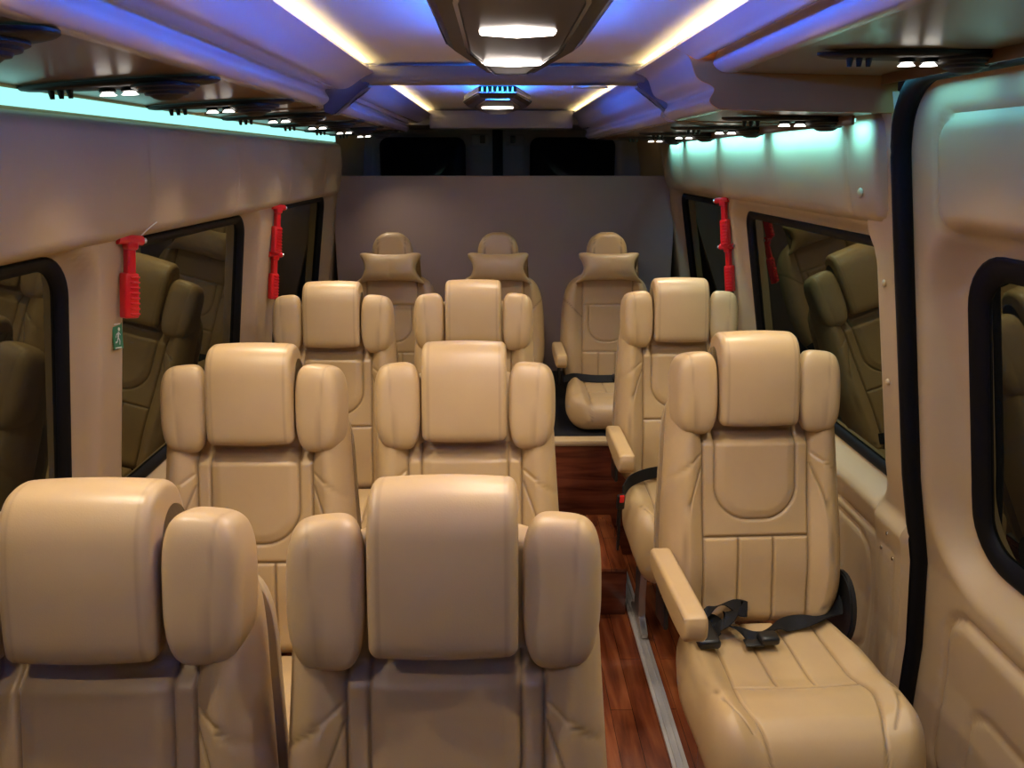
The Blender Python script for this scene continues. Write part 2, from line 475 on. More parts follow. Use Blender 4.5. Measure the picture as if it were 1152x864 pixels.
# seat rails on the floor
def rail(x, lab, y0=YF+.05, y1=3.24):
    t = thing('seat_rail', lab, 'rail')
    bm = bmesh.new(); add_box(bm, (x, (y0+y1)/2, .005), (.05, y1-y0, .008), .0015)
    put('rail_base', bm_mesh('rail_base', bm, rail_mat), t)
    bm = bmesh.new()
    for s in (-.011, .011): add_box(bm, (x+s, (y0+y1)/2, .0115), (.004, y1-y0, .006), .0008)
    put('rail_slot', bm_mesh('rail_slot', bm, rail_mat), t)
rail(.553, 'aluminium seat rail on the wooden floor beside the aisle')

# ceiling, gold coves, racks, beams
CZ = H+.262
def sheet(name, secs, Y0, Y1, m, thick=None, dy=.05, closed=True, parent=None, angle=35, pts=None):
    n = max(1, int((Y1-Y0)/dy)); V = []; F = []; k = len(secs)
    for i in range(n+1):
        y = lerp(Y0, Y1, i/n)
        for x, z in secs: V.append((x, y, z))
    kk = k if closed else k-1
    for i in range(n):
        for j in range(kk): F.append((i*k+j, i*k+(j+1) % k, (i+1)*k+(j+1) % k, (i+1)*k+j))
    if closed: F.append(tuple(range(k))); F.append(tuple(range(n*k, n*k+k)))
    return put(name, new_mesh(name, V, F, m, angle=angle), parent)
struct(sheet('ceiling', [(-.50, CZ), (-.3, CZ+.004), (0, CZ+.006), (.34, CZ+.004), (.55, CZ), (.55, CZ+.02), (-.50, CZ+.02)], YF, YP+.05, ceil_mat, dy=.5))
def valance_face(s, x_top, x_in, h_in):
    ht = CZ-.022
    return catmull([(s*x_top, ht), (s*(x_top+.035), ht-.016), (s*lerp(x_top, x_in, .55), H+lerp(h_in, ht-H, .52)), (s*(x_in-.008), H+h_in+.045), (s*(x_in-.016), H+h_in+.018), (s*(x_in+.004), H+h_in+.001), (s*(x_in+.03), H+h_in-.002)], closed=False, seg=7)
def rack(name, side, x_top, x_in, h_in, x_wall, h_wall, Y0, Y1, lab, um):
    """lit luggage-rack valance: face from the ceiling cove to a rolled rim, then the glossy underside"""
    t = thing(name, lab, 'luggage rack')
    s = side; ht = CZ-.022
    face = valance_face(side, x_top, x_in, h_in)
    back = [(x, z+.012) for x, z in reversed(face)]
    back = [(x + s*.008, z) for x, z in back]
    sheet('valance', face+back, Y0, Y1, rack_mat, parent=t, dy=.25, angle=50)
    u = [(s*(x_in+.026), H+h_in-.001), (s*x_wall, H+h_wall), (s*x_wall, H+h_wall+.02), (s*(x_in+.026), H+h_in+.012)]
    sheet('underside', u, Y0, Y1, um, parent=t, dy=.5)['label'] = 'glossy brown underside panel'
    return t
YM = 2.36
rack('luggage_rack', -1, .352, .50, .150, .885, .130, YF, YM, 'left overhead luggage rack valance glowing blue, nearer section before the cross beam', under_mat)
rack('luggage_rack', -1, .362, .51, .150, .885, .130, YM+.09, YP+.04, 'left overhead luggage rack valance, farther section beyond the cross beam', under_mat)
rA = rack('luggage_rack', 1, .395, .50, .190, .915, .183, YF, 1.848, 'right overhead luggage rack valance above the sliding door, raised nearer section', under_mat2)
rB = rack('luggage_rack', 1, .395, .50, .112, .915, .104, 1.86, YM, 'right overhead luggage rack valance, short lowered section before the cross beam', under_mat)
rack('luggage_rack', 1, .405, .51, .112, .915, .104, YM+.09, YP+.04, 'right overhead luggage rack valance, farther section beyond the cross beam', under_mat)
# drop panel facing the camera, where the right rack gets deeper
bm = bmesh.new()
vs = [(x-.0005, z) for x, z in valance_face(1, .395, .50, .112)] + [(.915, H+.103), (.905, H+.235)]
f1 = [bm.verts.new((x, 1.852, z)) for x, z in vs]; f2 = [bm.verts.new((x, 1.8595, z)) for x, z in vs]
bm.faces.new(f1); bm.faces.new(f2); nn = len(vs)
for i in range(nn): bm.faces.new([f1[i], f1[(i+1) % nn], f2[(i+1) % nn], f2[i]])
put('end_panel', bm_mesh('end_panel', bm, panel_mat), rB, label='brown drop panel facing the front')

# gold LED coves
def led(name, x0, x1, z0, z1, Y0, Y1, m, lab, cat='light strip', group=None):
    bm = bmesh.new(); add_box(bm, ((x0+x1)/2, (Y0+Y1)/2, (z0+z1)/2), (abs(x1-x0), Y1-Y0, z1-z0))
    o = thing(name, lab, cat, group=group, me=bm_mesh(name, bm, m, smooth=False)); return o
def led_at(*a): return led(*a)
for s, x, sd in ((-1, .352, 'left'), (1, .395, 'right')):
    led('led_strip', s*(x+.030), s*(x+.042), CZ-.026, CZ-.017, YF, YM-.01, gold_em, 'gold light strip in the %s ceiling cove, nearer length before the cross beam' % sd)
    led('led_strip', s*(x+.040), s*(x+.052), CZ-.026, CZ-.017, YM+.1, YP, gold_em, 'gold light strip in the %s ceiling cove, farther length beyond the cross beam' % sd)
led('led_strip', -.886, -.874, H+.094, H+.124, YF, 4.36, cyan_em, 'cyan light strip along the top of the left wall under the rack')
def wall_washer(name, x, z, Y0, Y1, power, lab, tilt=50):
    t = thing(name, lab, 'light strip')
    bm = bmesh.new(); add_box(bm, (x-.010, (Y0+Y1)/2, z+.004), (.006, Y1-Y0, .022), .001)
    put('cover_strip', bm_mesh('cover_strip', bm, under_mat), t, label='brown cover strip')
    bm = bmesh.new(); add_box(bm, (x-.005, (Y0+Y1)/2, z+.004), (.003, Y1-Y0, .008))
    put('led_line', bm_mesh('led_line', bm, cyan_em, smooth=False), t, label='glowing cyan line')
    n = 3
    for k in range(n):
        L = bpy.data.lights.new('cyan_glow', 'AREA'); L.shape = 'RECTANGLE'; L.size = .010; L.size_y = (Y1-Y0)/n; L.spread = R(125)
        L.energy = power/n; L.color = (.17, .74, 1.0)
        o = bpy.data.objects.new('cyan_glow', L); C.objects.link(o); o.parent = t
        o.location = (x, lerp(Y0, Y1, (k+.5)/n), z)
        o.rotation_euler = (0, -R(90-tilt), 0)
    return t
wall_washer('led_strip', .862, H+.088, 1.93, 4.15, 9.0, 'cyan light strip along the top of the right wall under the rack')
wall_washer('led_strip', .868, H+.168, -.6, 1.82, 3.2, 'cyan light strip above the sliding door')

# cross beams
def beam(y0, y1, xa, xb, h0, h1, lab, brackets=True):
    t = thing('cross_beam', lab, 'beam')
    prof = catmull([(y0, H+h1), (y0+.002, H+h0+.015), (y0+.02, H+h0), (y1-.02, H+h0), (y1, H+h0+.015), (y1, H+h1)], closed=False, seg=4)
    v, f = loft_profile(prof, xa, xb, .002, 2)
    put('beam_body', new_mesh('beam_body', v, f, beam_mat, angle=45), t)
    if brackets:
        for sx, x in ((-1, xa), (1, xb)):
            bm = bmesh.new()
            pts = [(x-sx*.02, H+.245), (x+sx*.115, H+.245), (x+sx*.115, H+.135), (x+sx*.085, H+.125), (x+sx*.03, H+.175), (x-sx*.02, H+.205)]
            A = [bm.verts.new((px, y0+.012, pz)) for px, pz in pts]; B = [bm.verts.new((px, y1-.012, pz)) for px, pz in pts]
            bm.faces.new(A); bm.faces.new(B)
            for i in range(6): bm.faces.new([A[i], A[(i+1) % 6], B[(i+1) % 6], B[i]])
            bmesh.ops.bevel(bm, geom=list(bm.edges), offset=.004, segments=2, affect='EDGES')
            put('bracket', bm_mesh('bracket', bm, fin_mat), t, label='dark blue slanted end bracket')
    return t
bt = beam(YM, YM+.09, -.39, .425, .212, .258, 'grey cross beam under the ceiling between the two lamp pods')
bm = bmesh.new()
add_cyl(bm, (.27, YM+.02, H+.204), .035, .006, n=24)
for v in bm.verts: v.co.x = .27+(v.co.x-.27)*1.5; v.co.y = YM+.03+(v.co.y-YM-.02)*.55
put('downlight', bm_mesh('downlight', bm, steel), bt, label='small oval chrome downlight')
beam(4.42, YP+.06, -.37, .41, .165, .258, 'grey cross beam above the partition at the far end of the ceiling', False)

# ------------------------------------------------------------------ ceiling lamp pods
def octa(w, wn, y0, y1, ch):
    return [(-wn, y0), (wn, y0), (w, y0+ch), (w, y1-ch), (wn, y1), (-wn, y1), (-w, y1-ch), (-w, y0+ch)]
def prism_bm(layers):
    bm = bmesh.new(); rs = []
    for pts, z in layers: rs.append([bm.verts.new((x, y, z)) for x, y in pts])
    for a, b in zip(rs, rs[1:]):
        n = len(a)
        for i in range(n): bm.faces.new([a[i], a[(i+1) % n], b[(i+1) % n], b[i]])
    bm.faces.new(rs[0]); bm.faces.new(rs[-1]); return bm
def pod(xc, y0, y1, hb, lamps, lab, ch=.36):
    t = thing('ceiling_lamp', lab, 'ceiling light', (xc, 0, 0))
    def oc(k): return octa(.117-k, .058-k*.6, y0+k, y1-k, ch-.2*k)
    zb = H+hb
    put('housing', bm_mesh('housing', prism_bm([(oc(.02), zb+.040), (oc(0), zb+.032), (oc(0), zb+.010), (oc(.012), zb)]), pod_mat, angle=20), t)
    # recessed inner tray border
    a = oc(.034); b = oc(.040)
    bm = bmesh.new(); n = 8
    r = [[bm.verts.new((x, y, z)) for x, y in q] for q, z in ((a, zb+.002), (a, zb-.005), (b, zb-.006), (b, zb+.002))]
    for p, q in zip(r, r[1:]):
        for i in range(n): bm.faces.new([p[i], p[(i+1) % n], q[(i+1) % n], q[i]])
    put('inner_rim', bm_mesh('inner_rim', bm, chrome, angle=20), t, label='thin chrome inner outline')
    put('centre_panel', bm_mesh('centre_panel', prism_bm([(oc(.041), zb+.002), (oc(.041), zb-.003), (oc(.046), zb-.004)]), pod_mat2, angle=20), t)
    a = oc(-.001); b = oc(-.004)
    bm = bmesh.new()
    r = [[bm.verts.new((x, y, z)) for x, y in q] for q, z in ((a, zb+.012), (b, zb+.013), (b, zb+.017), (a, zb+.018))]
    for p, q in zip(r, r[1:]+r[:1]):
        for i in range(n): bm.faces.new([p[i], p[(i+1) % n], q[(i+1) % n], q[i]])
    put('outer_rim', bm_mesh('outer_rim', bm, chrome, angle=20), t, label='thin chrome outer outline')
    # blue light strip in the gap above the housing
    a = oc(.046); b = oc(.052); bm = bmesh.new()
    r = [[bm.verts.new((x, y, z)) for x, y in q] for q, z in ((a, zb+.0405), (a, zb+.0475), (b, zb+.0475), (b, zb+.0405))]
    for p, q in zip(r, r[1:]+r[:1]):
        for i in range(n): bm.faces.new([p[i], p[(i+1) % n], q[(i+1) % n], q[i]])
    put('led_strip', bm_mesh('led_strip', bm, blue_em, smooth=False), t, label='blue glowing light strip round the top')
    put('mount', bm_mesh('mount', prism_bm([(oc(.056), zb+.04), (oc(.056), CZ+.004)]), ceil_mat, angle=20), t)
    for yl, e in lamps:
        pts = [(-.056, -.014), (-.044, -.020), (0, -.040), (.044, -.020), (.056, -.014), (.056, .014), (.044, .020), (0, .040), (-.044, .020), (-.056, .014)]
        bm = bmesh.new(); k = len(pts)
        r = [[bm.verts.new((x*s, yl+y*s, z)) for x, y in pts] for s, z in ((1.0, zb-.003), (1.0, zb-.006), (.95, zb-.008))]
        for p, q in zip(r, r[1:]):
            for i in range(k): bm.faces.new([p[i], p[(i+1) % k], q[(i+1) % k], q[i]])
        bm.faces.new(r[0]); bm.faces.new(r[-1])
        put('lamp_lens', bm_mesh('lamp_lens', bm, lamp_em, smooth=False), t, label='bright white hexagonal lens')
        L = bpy.data.lights.new('lamp_glow', 'AREA'); L.shape = 'RECTANGLE'; L.size = .09; L.size_y = .04
        L.energy = e; L.color = (1, .83, .66); L.spread = R(170)
        lo = bpy.data.objects.new('lamp_glow', L); C.objects.link(lo); lo.parent = t; lo.location = (0, yl, zb-.0095)
    return t
E = 4.8
pod(.03, .62, 1.84, .185, ((.84, E*.15), (1.225, E), (1.60, E)), 'dark octagonal ceiling lamp pod with two glowing lenses, large and nearest')
pod2 = pod(.0, 2.52, 3.36, .185, ((2.92, E*1.0),), 'dark octagonal ceiling lamp pod beyond the cross beam, smaller and farther')
for k in range(7):
    bm = bmesh.new(); add_cyl(bm, (0, 0, 0), .0022, .012, 'Z', 8, r2=.0008)
    put('diode', bm_mesh('diode', bm, diode_em), pod2, ((k-3)*.0155, 2.514, H+.185+.024), label='tiny glowing blue diode')
pod(.03, -.85, .35, .185, ((-.4, E*.04), (.05, E*.04)), 'added unseen octagonal lamp pod behind the camera, for fill light and reflections')  # extra pod added behind the camera, out of view, for fill light and reflections

# ------------------------------------------------------------------ overhead service units (louvre + spotlights)
def svc_meshes():
    M = {}
    bm = bmesh.new(); v = []
    n = 40; outl = []
    for k in range(n):
        a = 2*PI*k/n; x = .185*math.copysign(abs(math.cos(a))**.9, math.cos(a)); y = (.052+.018*math.cos(a))*math.copysign(abs(math.sin(a))**.9, math.sin(a)); outl.append((x, y))
    rs = [[bm.verts.new((x*s, y*s, z)) for x, y in outl] for s, z in ((1, 0), (1, -.006), (.97, -.010), (.90, -.013))]
    for a, b in zip(rs, rs[1:]):
        for i in range(n): bm.faces.new([a[i], a[(i+1) % n], b[(i+1) % n], b[i]])
    bm.faces.new(rs[0]); bm.faces.new(rs[-1])
    M['plate'] = bm_mesh('base_plate', bm, vent_mat, angle=50)
    bm = bmesh.new(); prof = [(.0, -.040), (.016, -.040), (.024, -.036), (.030, -.030), (.038, -.028), (.040, -.022), (.050, -.020), (.052, -.014), (.060, -.011), (.060, -.004)]
    prev = None; n = 28
    for r, z in prof[1:]:
        ring = [bm.verts.new((r*math.cos(2*PI*k/n), r*math.sin(2*PI*k/n), z)) for k in range(n)]
        if prev:
            for i in range(n): bm.faces.new([prev[i], prev[(i+1) % n], ring[(i+1) % n], ring[i]])
        else: bm.faces.new(ring)
        prev = ring
    bm.faces.new(prev)
    M['louvre'] = bm_mesh('louvre', bm, vent_mat, angle=30)
    bm = bmesh.new(); add_cyl(bm, (0, 0, -.017), .015, .012, n=20, r2=.013); M['spot'] = bm_mesh('spotlight', bm, black_plastic)
    bm = bmesh.new(); add_cyl(bm, (0, 0, -.027), .015, .008, n=20, r2=.009); M['bulb'] = bm_mesh('bulb', bm, spot_em)
    bm = bmesh.new(); add_cyl(bm, (0, 0, -.022), .004, .022, n=10, r2=.0065); M['knob'] = bm_mesh('knob', bm, vent_mat)
    return M
SM = svc_meshes()
def svc(x, y, z, lab, tilt=0):
    t = thing('reading_light_unit', lab, 'light', (x, y, z), (0, tilt, 0), 'overhead reading light and air louvre units')
    t.scale = (1, .9, .72)
    put('base_plate', SM['plate'], t); put('louvre', SM['louvre'], t, (.085, 0, -.008))
    for dx in (-.022, .018):
        s = put('spotlight', SM['spot'], t, (dx, 0, 0)); put('bulb', SM['bulb'], s, label='glowing white bulb')
        L = bpy.data.lights.new('spot_glow', 'SPOT'); L.energy = SPOT*(.5 if y < .6 or y > 3.5 else 1); L.color = (1, .84, .64); L.spot_size = R(100); L.spot_blend = 1.0; L.shadow_soft_size = .012
        lo = bpy.data.objects.new('spot_glow', L); C.objects.link(lo); lo.parent = s; lo.location = (0, 0, -.036); lo.rotation_euler = Vector((.25 if x < 0 else -.25, .10 if y < 3 else -.15, -1)).to_track_quat('-Z', 'Y').to_euler()
    for dx in (-.125, -.108, -.091): put('knob', SM['knob'], t, (dx, 0, 0))
    return t
SPOT = 12
ordn = ['nearest', 'second nearest', 'third nearest', 'fourth nearest', 'third farthest', 'second farthest', 'farthest']
for k, y in enumerate((.98, 1.52, 2.06, 2.60, 3.14, 3.68, 4.22)):
    if k == 0:
        svc(-.695, .44, H+.137, 'black air louvre unit with two spotlights under the left rack, beside the camera', -R(2.8))
        svc(.75, .87, H+.184, 'black air louvre unit with two spotlights over the front part of the sliding door')
    svc(-.695, y, H+.137, 'black air louvre unit with two spotlights under the left rack, %s to the camera' % ordn[k], -R(2.8))
for k, (y, z) in enumerate(((1.47, H+.184), (2.06, H+.105), (2.66, H+.105), (3.25, H+.105), (3.84, H+.105))):
    svc(.755, y, z, 'black air louvre unit with two spotlights, %s' % ['hanging above the sliding door', 'first behind the right drop panel', 'second behind the right drop panel', 'third behind the right drop panel', 'farthest on the right near the partition'][k])

# ------------------------------------------------------------------ rear doors beyond the partition
rd = []
for s, lab, n in ((-1, 'left', 2), (1, 'right', 3)):
    # door leaf with a window hole
    x0, x1 = (.035, .96)
    verts = []; faces = []
    st_ = .02; nx = int((x1-x0)/st_); nz = int((2.0-.9)/st_)
    hole = (.50, 1.60, .285, .345, .06)
    def D(x, z): return -sd_rrect(x, z, *hole)
    P = {}; K = {}; idx = {}
    for i in range(nx+1):
        for j in range(nz+1):
            x = x0+i*st_; z = .9+j*st_; d = D(x, z)
            if abs(d) < st_*.72:
                e = 1e-4; gx = (D(x+e, z)-D(x-e, z)); gz = D(x, z+e)-D(x, z-e); gl = math.hypot(gx, gz) or 1
                x -= gx/gl*d; z -= gz/gl*d; d = 0
            P[i, j] = (x, z); K[i, j] = d <= 1e-4
    for i in range(nx):
        for j in range(nz):
            q = [(i, j), (i+1, j), (i+1, j+1), (i, j+1)]
            if all(K[k] for k in q):
                f = []
                for k in q:
                    if k not in idx:
                        idx[k] = len(verts); x, z = P[k]; dd = sd_rrect(x, z, *hole)
                        verts.append((s*x, YB-.02+.03*(1-sstep(0, .04, dd)), z))
                    f.append(idx[k])
                faces.append(f)
    dlf = put('door_%d' % n, new_mesh('door_%d' % n, verts, faces, dark_wall)); struct(dlf)
    pts = rrect_pts(.50, 1.60, .29, .35, .06); k = len(pts)
    V = [(s*x, YB+.012, z) for x, z in pts]+[(s*x, YB+.018, z) for x, z in pts]
    F = [tuple(range(k)), tuple(range(k, 2*k))]+[(i, (i+1) % k, k+(i+1) % k, k+i) for i in range(k)]
    put('window_pane', new_mesh('window_pane', V, F, mat('rear_glass_%s' % lab, (.01, .01, .012), .25)), dlf, label='black window pane')
    bm = bmesh.new(); add_box(bm, (s*.115, YB-.03, H+.125), (.12, .02, .075), .012, 3)
    put('latch_plate', bm_mesh('latch_plate', bm, dark_wall), dlf)
    bm = bmesh.new(); add_box(bm, (s*.10, YB-.046, H+.13), (.035, .016, .05), .006, 2)
    put('latch', bm_mesh('latch', bm, black_plastic), dlf)
bm = bmesh.new(); add_box(bm, (0.0, YB-.01, 1.45), (.068, .03, 1.1), .01, 2)
struct(put('trim_4', bm_mesh('trim_4', bm, rubber)))
struct(box_obj('wall_back', (-1.06, YB+.03, 0), (1.18, YB+.07, 2.1), dark_wall, 0))
# roof lining over the cargo end, and cap sheets closing the body behind the racks
struct(box_obj('trim_5', (-1.0, YP+.07, H+.19), (1.05, YB+.03, H+.215), dark_wall, 0))

# ------------------------------------------------------------------ seats
# backrest outline (half width against height along the back)
WB = [(0, .205), (.03, .228), (.10, .255), (.20, .258), (.30, .256), (.42, .249), (.52, .243), (.60, .238), (.66, .228), (.70, .208), (.73, .17), (.755, .11)]
def back_front(x, s, T, sc=1.0, head=True):
    ax = abs(x)
    d = .058*T
    d += .030*sstep(.140, .200, ax)*T                        # side bolsters
    d += .012*math.exp(-((s-.20)/.12)**2)*T                  # lumbar swell
    du = sd_rrect(x, s, 0, .31+.31, .115, .31, .095)
    if s < .56: d += .007*sstep(0, -.03, du)*T
    d -= .026*sstep(.515, .555, s)*sstep(.165, .140, ax)*T
    g = 0
    if s < .565:
        g = max(g, seam(ax-.150, .0045, .011))
        if s < .262: g = max(g, seam(ax-.050, .004, .009))
        if ax < .15: g = max(g, seam(s-.262, .0045, .010))
        if s > .30: g = max(g, seam(du, .0045, .008))
    # bolster seams
    xb = sinterp([(0, .178), (.1, .198), (.25, .206), (.36, .190), (.47, .152)], s)
    if .04 < s < .47: g = max(g, seam(ax-xb, .004, .006))
    dl = (ax-.150)*.62+(s-.50)*.78
    if ax > .15 and s > .3:
        q = G[0]; g = max(g, seam(dl, .005, .006)); G[0] = q
    d += .0015*math.sin(s*31+ax*14)*T*sstep(.3, .05, s)
    return -(d-g*min(1, T*1.5))
def back_back(x, s, T): return .055*T+.012*T*math.cos(x*6)
def mesh_backrest(): 
    v, f = pillow(.755, lambda s: sinterp(WB, s), .062, lambda x, s, T: back_front(x, s, T), back_back, e0=.045, e1=.035)
    return new_mesh('backrest', v, f, leather, merge=1e-5, seams=list(PS))
WC = [(0, .215), (.06, .232), (.18, .255), (.32, .256), (.42, .256), (.47, .245), (.505, .215), (.52, .17)]
def cush_top(x, s, T):
    ax = abs(x)
    d = .088*T - .0
    d += .022*sstep(.145, .205, ax)*T
    d += .016*sstep(.26, .36, s)*T
    d -= .045*sstep(.42, .52, s)
    g = 0
    if s < .30:
        g = max(g, seam(ax-.048, .004, .008))
    xb = sinterp([(0, .148), (.25, .152), (.36, .165), (.46, .14), (.52, .13)], s)
    g = max(g, seam(ax-xb, .0045, .010))
    if ax < xb: g = max(g, seam(s-.30-.01*math.cos(x*9), .0045, .009))
    x2 = sinterp([(0, .205), (.30, .222), (.40, .20), (.46, .165)], s)
    if s < .46: g = max(g, seam(ax-x2, .004, .005))
    return (d-g*min(1, T*1.5))
def mesh_cushion():
    v, f = pillow(.52, lambda s: sinterp(WC, s), .05, lambda x, s, T: cush_top(x, s, T), lambda x, s, T: -.085*T-.045*sstep(.42, .52, s), nc=150, nr=150, e0=.03, e1=.055)
    v = [(x, -s, d) for x, d, s in v]
    return new_mesh('seat_cushion', v, f, leather, merge=1e-5, seams=list(PS))
def rot_prof(p, cy, cz, a): return [(cy+(y-cy)*math.cos(a)-(z-cz)*math.sin(a), cz+(y-cy)*math.sin(a)+(z-cz)*math.cos(a)) for y, z in p]
def mesh_headpad(w=.220):
    # hooked roll: front face bulges, rolls over the top and ends behind
    pr = [(-.024, -.119), (-.043, -.108), (-.050, -.05), (-.053, .015), (-.048, .072), (-.026, .109), (.018, .123), (.058, .112), (.080, .082), (.083, .060), (.070, .052), (.052, .066), (.028, .070), (.010, .05), (.006, 0), (.004, -.06), (.002, -.108)]
    pr = catmull(pr, True, 5)
    hw = w/2
    def shp(x):
        return seam(abs(x)-(hw-.018), .0016, .0012) - .004*math.cos(x/hw*PI/2)
    v, f = loft_profile(pr, -hw, hw, .016, 6, 60, shp)
    return new_mesh('headrest', v, f, leather, angle=60, seams=list(PS))
def mesh_wing(sx):
    """side bolster of the headrest"""
    V = []; F = []; A_ = []; nu, nv = 72, 48
    hx, hy, hz = .058, .047, .116
    for j in range(nv+1):
        ph = -PI/2+PI*j/nv
        for i in range(nu):
            th = 2*PI*i/nu
            def se(c, e): return math.copysign(abs(c)**e, c)
            ez = .46; e = .50
            x = se(math.cos(ph), ez)*se(math.cos(th), e)*hx
            y = se(math.cos(ph), ez)*se(math.sin(th), e)*hy
            z = se(math.sin(ph), .60)*hz
            out = (x/hx+1)/2                                 # 1 on the outer side
            zz = z
            z = z*(1-.10*out*out*(1 if zz > 0 else .7))       # outer end shorter
            y += .012*out - .004*(1-out)                      # curves back outwards
            if zz < 0: x *= 1-.10*(zz/hz)**2
            G[0] = 0.0; sm = seam(x-.020-.006*math.sin(z*12), .0025, .0018)
            y += sm*(1 if y < 0 else -1)
            V.append((sx*x, y, z)); A_.append(G[0]*.4)
    for j in range(nv):
        for i in range(nu): F.append((j*nu+i, j*nu+(i+1) % nu, (j+1)*nu+(i+1) % nu, (j+1)*nu+i))
    return new_mesh('headrest_wing', V, F, leather, merge=1e-5, seams=A_)
def mesh_arm():
    pr = catmull([(-.335, -.010), (-.330, .020), (-.31, .032), (-.2, .030), (-.02, .024), (.03, .020), (.045, -.005), (.03, -.035), (-.05, -.046), (-.2, -.052), (-.30, -.045), (-.328, -.030)], True, 5)
    v, f = loft_profile(pr, -.029, .029, .013, 5, 2)
    return new_mesh('armrest', v, f, leather, angle=60)
def mesh_shell():
    # moulded shell behind the backrest
    v, f = pillow(.66, lambda s: sinterp(WB, min(.755, s*1.12))*.985, .03, lambda x, s, T: .035-.0*T, lambda x, s, T: .045+.045*T, nc=24, nr=50, e0=.02, e1=.03)
    return new_mesh('back_shell', v, f, shell_mat, merge=1e-5)
def mesh_base():
    bm = bmesh.new()
    add_box(bm, (0, -.22, .352), (.42, .40, .055), .012, 2)
    return bm_mesh('seat_frame', bm, black_plastic)
def mesh_leg():
    bm = bmesh.new()
    # flat plate leg with a wide foot along the rail
    pts = [(-.12, 0), (.12, 0), (.12, .018), (.05, .05), (.035, .13), (.06, .33), (-.06, .33), (-.035, .13), (-.05, .05), (-.12, .018)]
    A = [bm.verts.new((-.013, y, z)) for y, z in pts]; B = [bm.verts.new((.013, y, z)) for y, z in pts]
    bm.faces.new(A); bm.faces.new(B)
    for i in range(len(pts)): bm.faces.new([A[i], A[(i+1) % len(pts)], B[(i+1) % len(pts)], B[i]])
    bmesh.ops.bevel(bm, geom=list(bm.edges), offset=.003, segments=2, affect='EDGES')
    return bm_mesh('leg', bm, steel)
def mesh_hinge():
    bm = bmesh.new()
    add_cyl(bm, (0, 0, 0), .085, .018, 'X', 32)
    for v in bm.verts: v.co.z *= 1.35
    add_cyl(bm, (.014, 0, 0), .035, .012, 'X', 24)
    bmesh.ops.bevel(bm, geom=[e for e in bm.edges if e.calc_face_angle(0) > .8], offset=.004, segments=2, affect='EDGES')
    return bm_mesh('recliner_cover', bm, black_plastic)
def mesh_arm_bracket():
    bm = bmesh.new(); add_box(bm, (0, 0, 0), (.014, .10, .16), .006, 2); add_cyl(bm, (0, 0, .03), .03, .02, 'X', 20)
    return bm_mesh('armrest_bracket', bm, black_plastic)
def mesh_buckle():
    bm = bmesh.new(); add_box(bm, (0, 0, .045), (.030, .020, .062), .006, 3)
    add_box(bm, (0, .002, -.02), (.016, .010, .09), .003, 2)
    return bm_mesh('buckle', bm, black_plastic)
def mesh_button():
    bm = bmesh.new(); add_box(bm, (0, -.008, .062), (.018, .010, .030), .003, 2)
    return bm_mesh('release_button', bm, red_btn)
def mesh_post():
    bm = bmesh.new()
    add_cyl(bm, (0, 0, 0), .006, .16, n=10)
    return bm_mesh('headrest_post', bm, chrome)
SE = dict(back=mesh_backrest(), cush=mesh_cushion(), pad=mesh_headpad(), wl=mesh_wing(-1), wr=mesh_wing(1), arm=mesh_arm(), shell=mesh_shell(),
          base=mesh_base(), leg=mesh_leg(), hinge=mesh_hinge(), brk=mesh_arm_bracket(), buckle=mesh_buckle(), btn=mesh_button(), post=mesh_post())
CZT = .462                                  # cushion mid height
REC_A = R(13)
def seat(x, y, lab, arms=(), hinge=False, buckle=None, yaw=0, pad_dx=0, pad_dz=0, wing_yaw=14, wing_dx=0, legs=True, pad_w=1.0, wdz=(0, 0)):
    t = thing('passenger_seat', lab, 'seat', (x, y, 0), (0, 0, R(yaw)), 'cream leather passenger seats')
    put('seat_cushion', SE['cush'], t, (0, .015, CZT))
    ba = -REC_A                               # lean backwards (+y)
    M = Matrix.Translation((0, .058, CZT+.055)) @ Matrix.Rotation(ba, 4, 'X')
    def onback(name, me, p, r=(0, 0, 0), lab=None, sc=None):
        o = put(name, me, t, M @ Vector(p), (Matrix.Rotation(ba, 3, 'X') @ Euler(r).to_matrix()).to_euler(), lab)
        if sc: o.scale = sc
        return o
    onback('backrest', SE['back'], (0, 0, 0))
    onback('back_shell', SE['shell'], (0, .03, .02), lab='darker beige moulded back shell')
    onback('headrest', SE['pad'], (pad_dx, -.056, .704+pad_dz), sc=(pad_w, 1, 1.06))
    for q in (-.07, .07): onback('headrest_post', SE['post'], (pad_dx+q, .0, .68), lab='chrome headrest post')
    onback('headrest_wing', SE['wl'], (-.176*pad_w-wing_dx+pad_dx*.3, -.059, .668+wdz[0]), (0, 0, R(wing_yaw)))
    onback('headrest_wing', SE['wr'], (.176*pad_w+wing_dx+pad_dx*.3, -.059, .668+wdz[1]), (0, 0, -R(wing_yaw)))
    put('seat_frame', SE['base'], t, (0, 0, 0))
    if legs:
        for s in (-1, 1): put('leg', SE['leg'], t, (s*.175, -.20, .0155))
    for s in arms:
        put('armrest', SE['arm'], t, (s*.272, .01, .745), (0, 0, 0))
        put('armrest_bracket', SE['brk'], t, (s*.262, .03, .62), (R(-8), 0, 0), 'black armrest bracket')
    if hinge: put('recliner_cover', SE['hinge'], t, (.262, .04, .56), label='black recliner cover')
    if buckle:
        o = put('buckle', SE['buckle'], t, buckle[0], buckle[1], 'black seat belt buckle'); put('release_button', SE['btn'], o, label='red release button')
    return t
S = {}
S['C1'] = seat(-.083, .870, 'cream leather seat nearest at the bottom centre of the photo', arms=(1,), wing_yaw=10)
S['L1'] = seat(-.607, .868, 'cream leather seat at the bottom left corner of the photo, cut by the frame', wing_yaw=8, wdz=(.01, .012))
S['C2'] = seat(-.090, 1.775, 'cream leather seat in the centre column, second from the front', arms=(1,))
S['L2'] = seat(-.638, 1.760, 'cream leather seat in the left column, second from the front', wing_yaw=18)
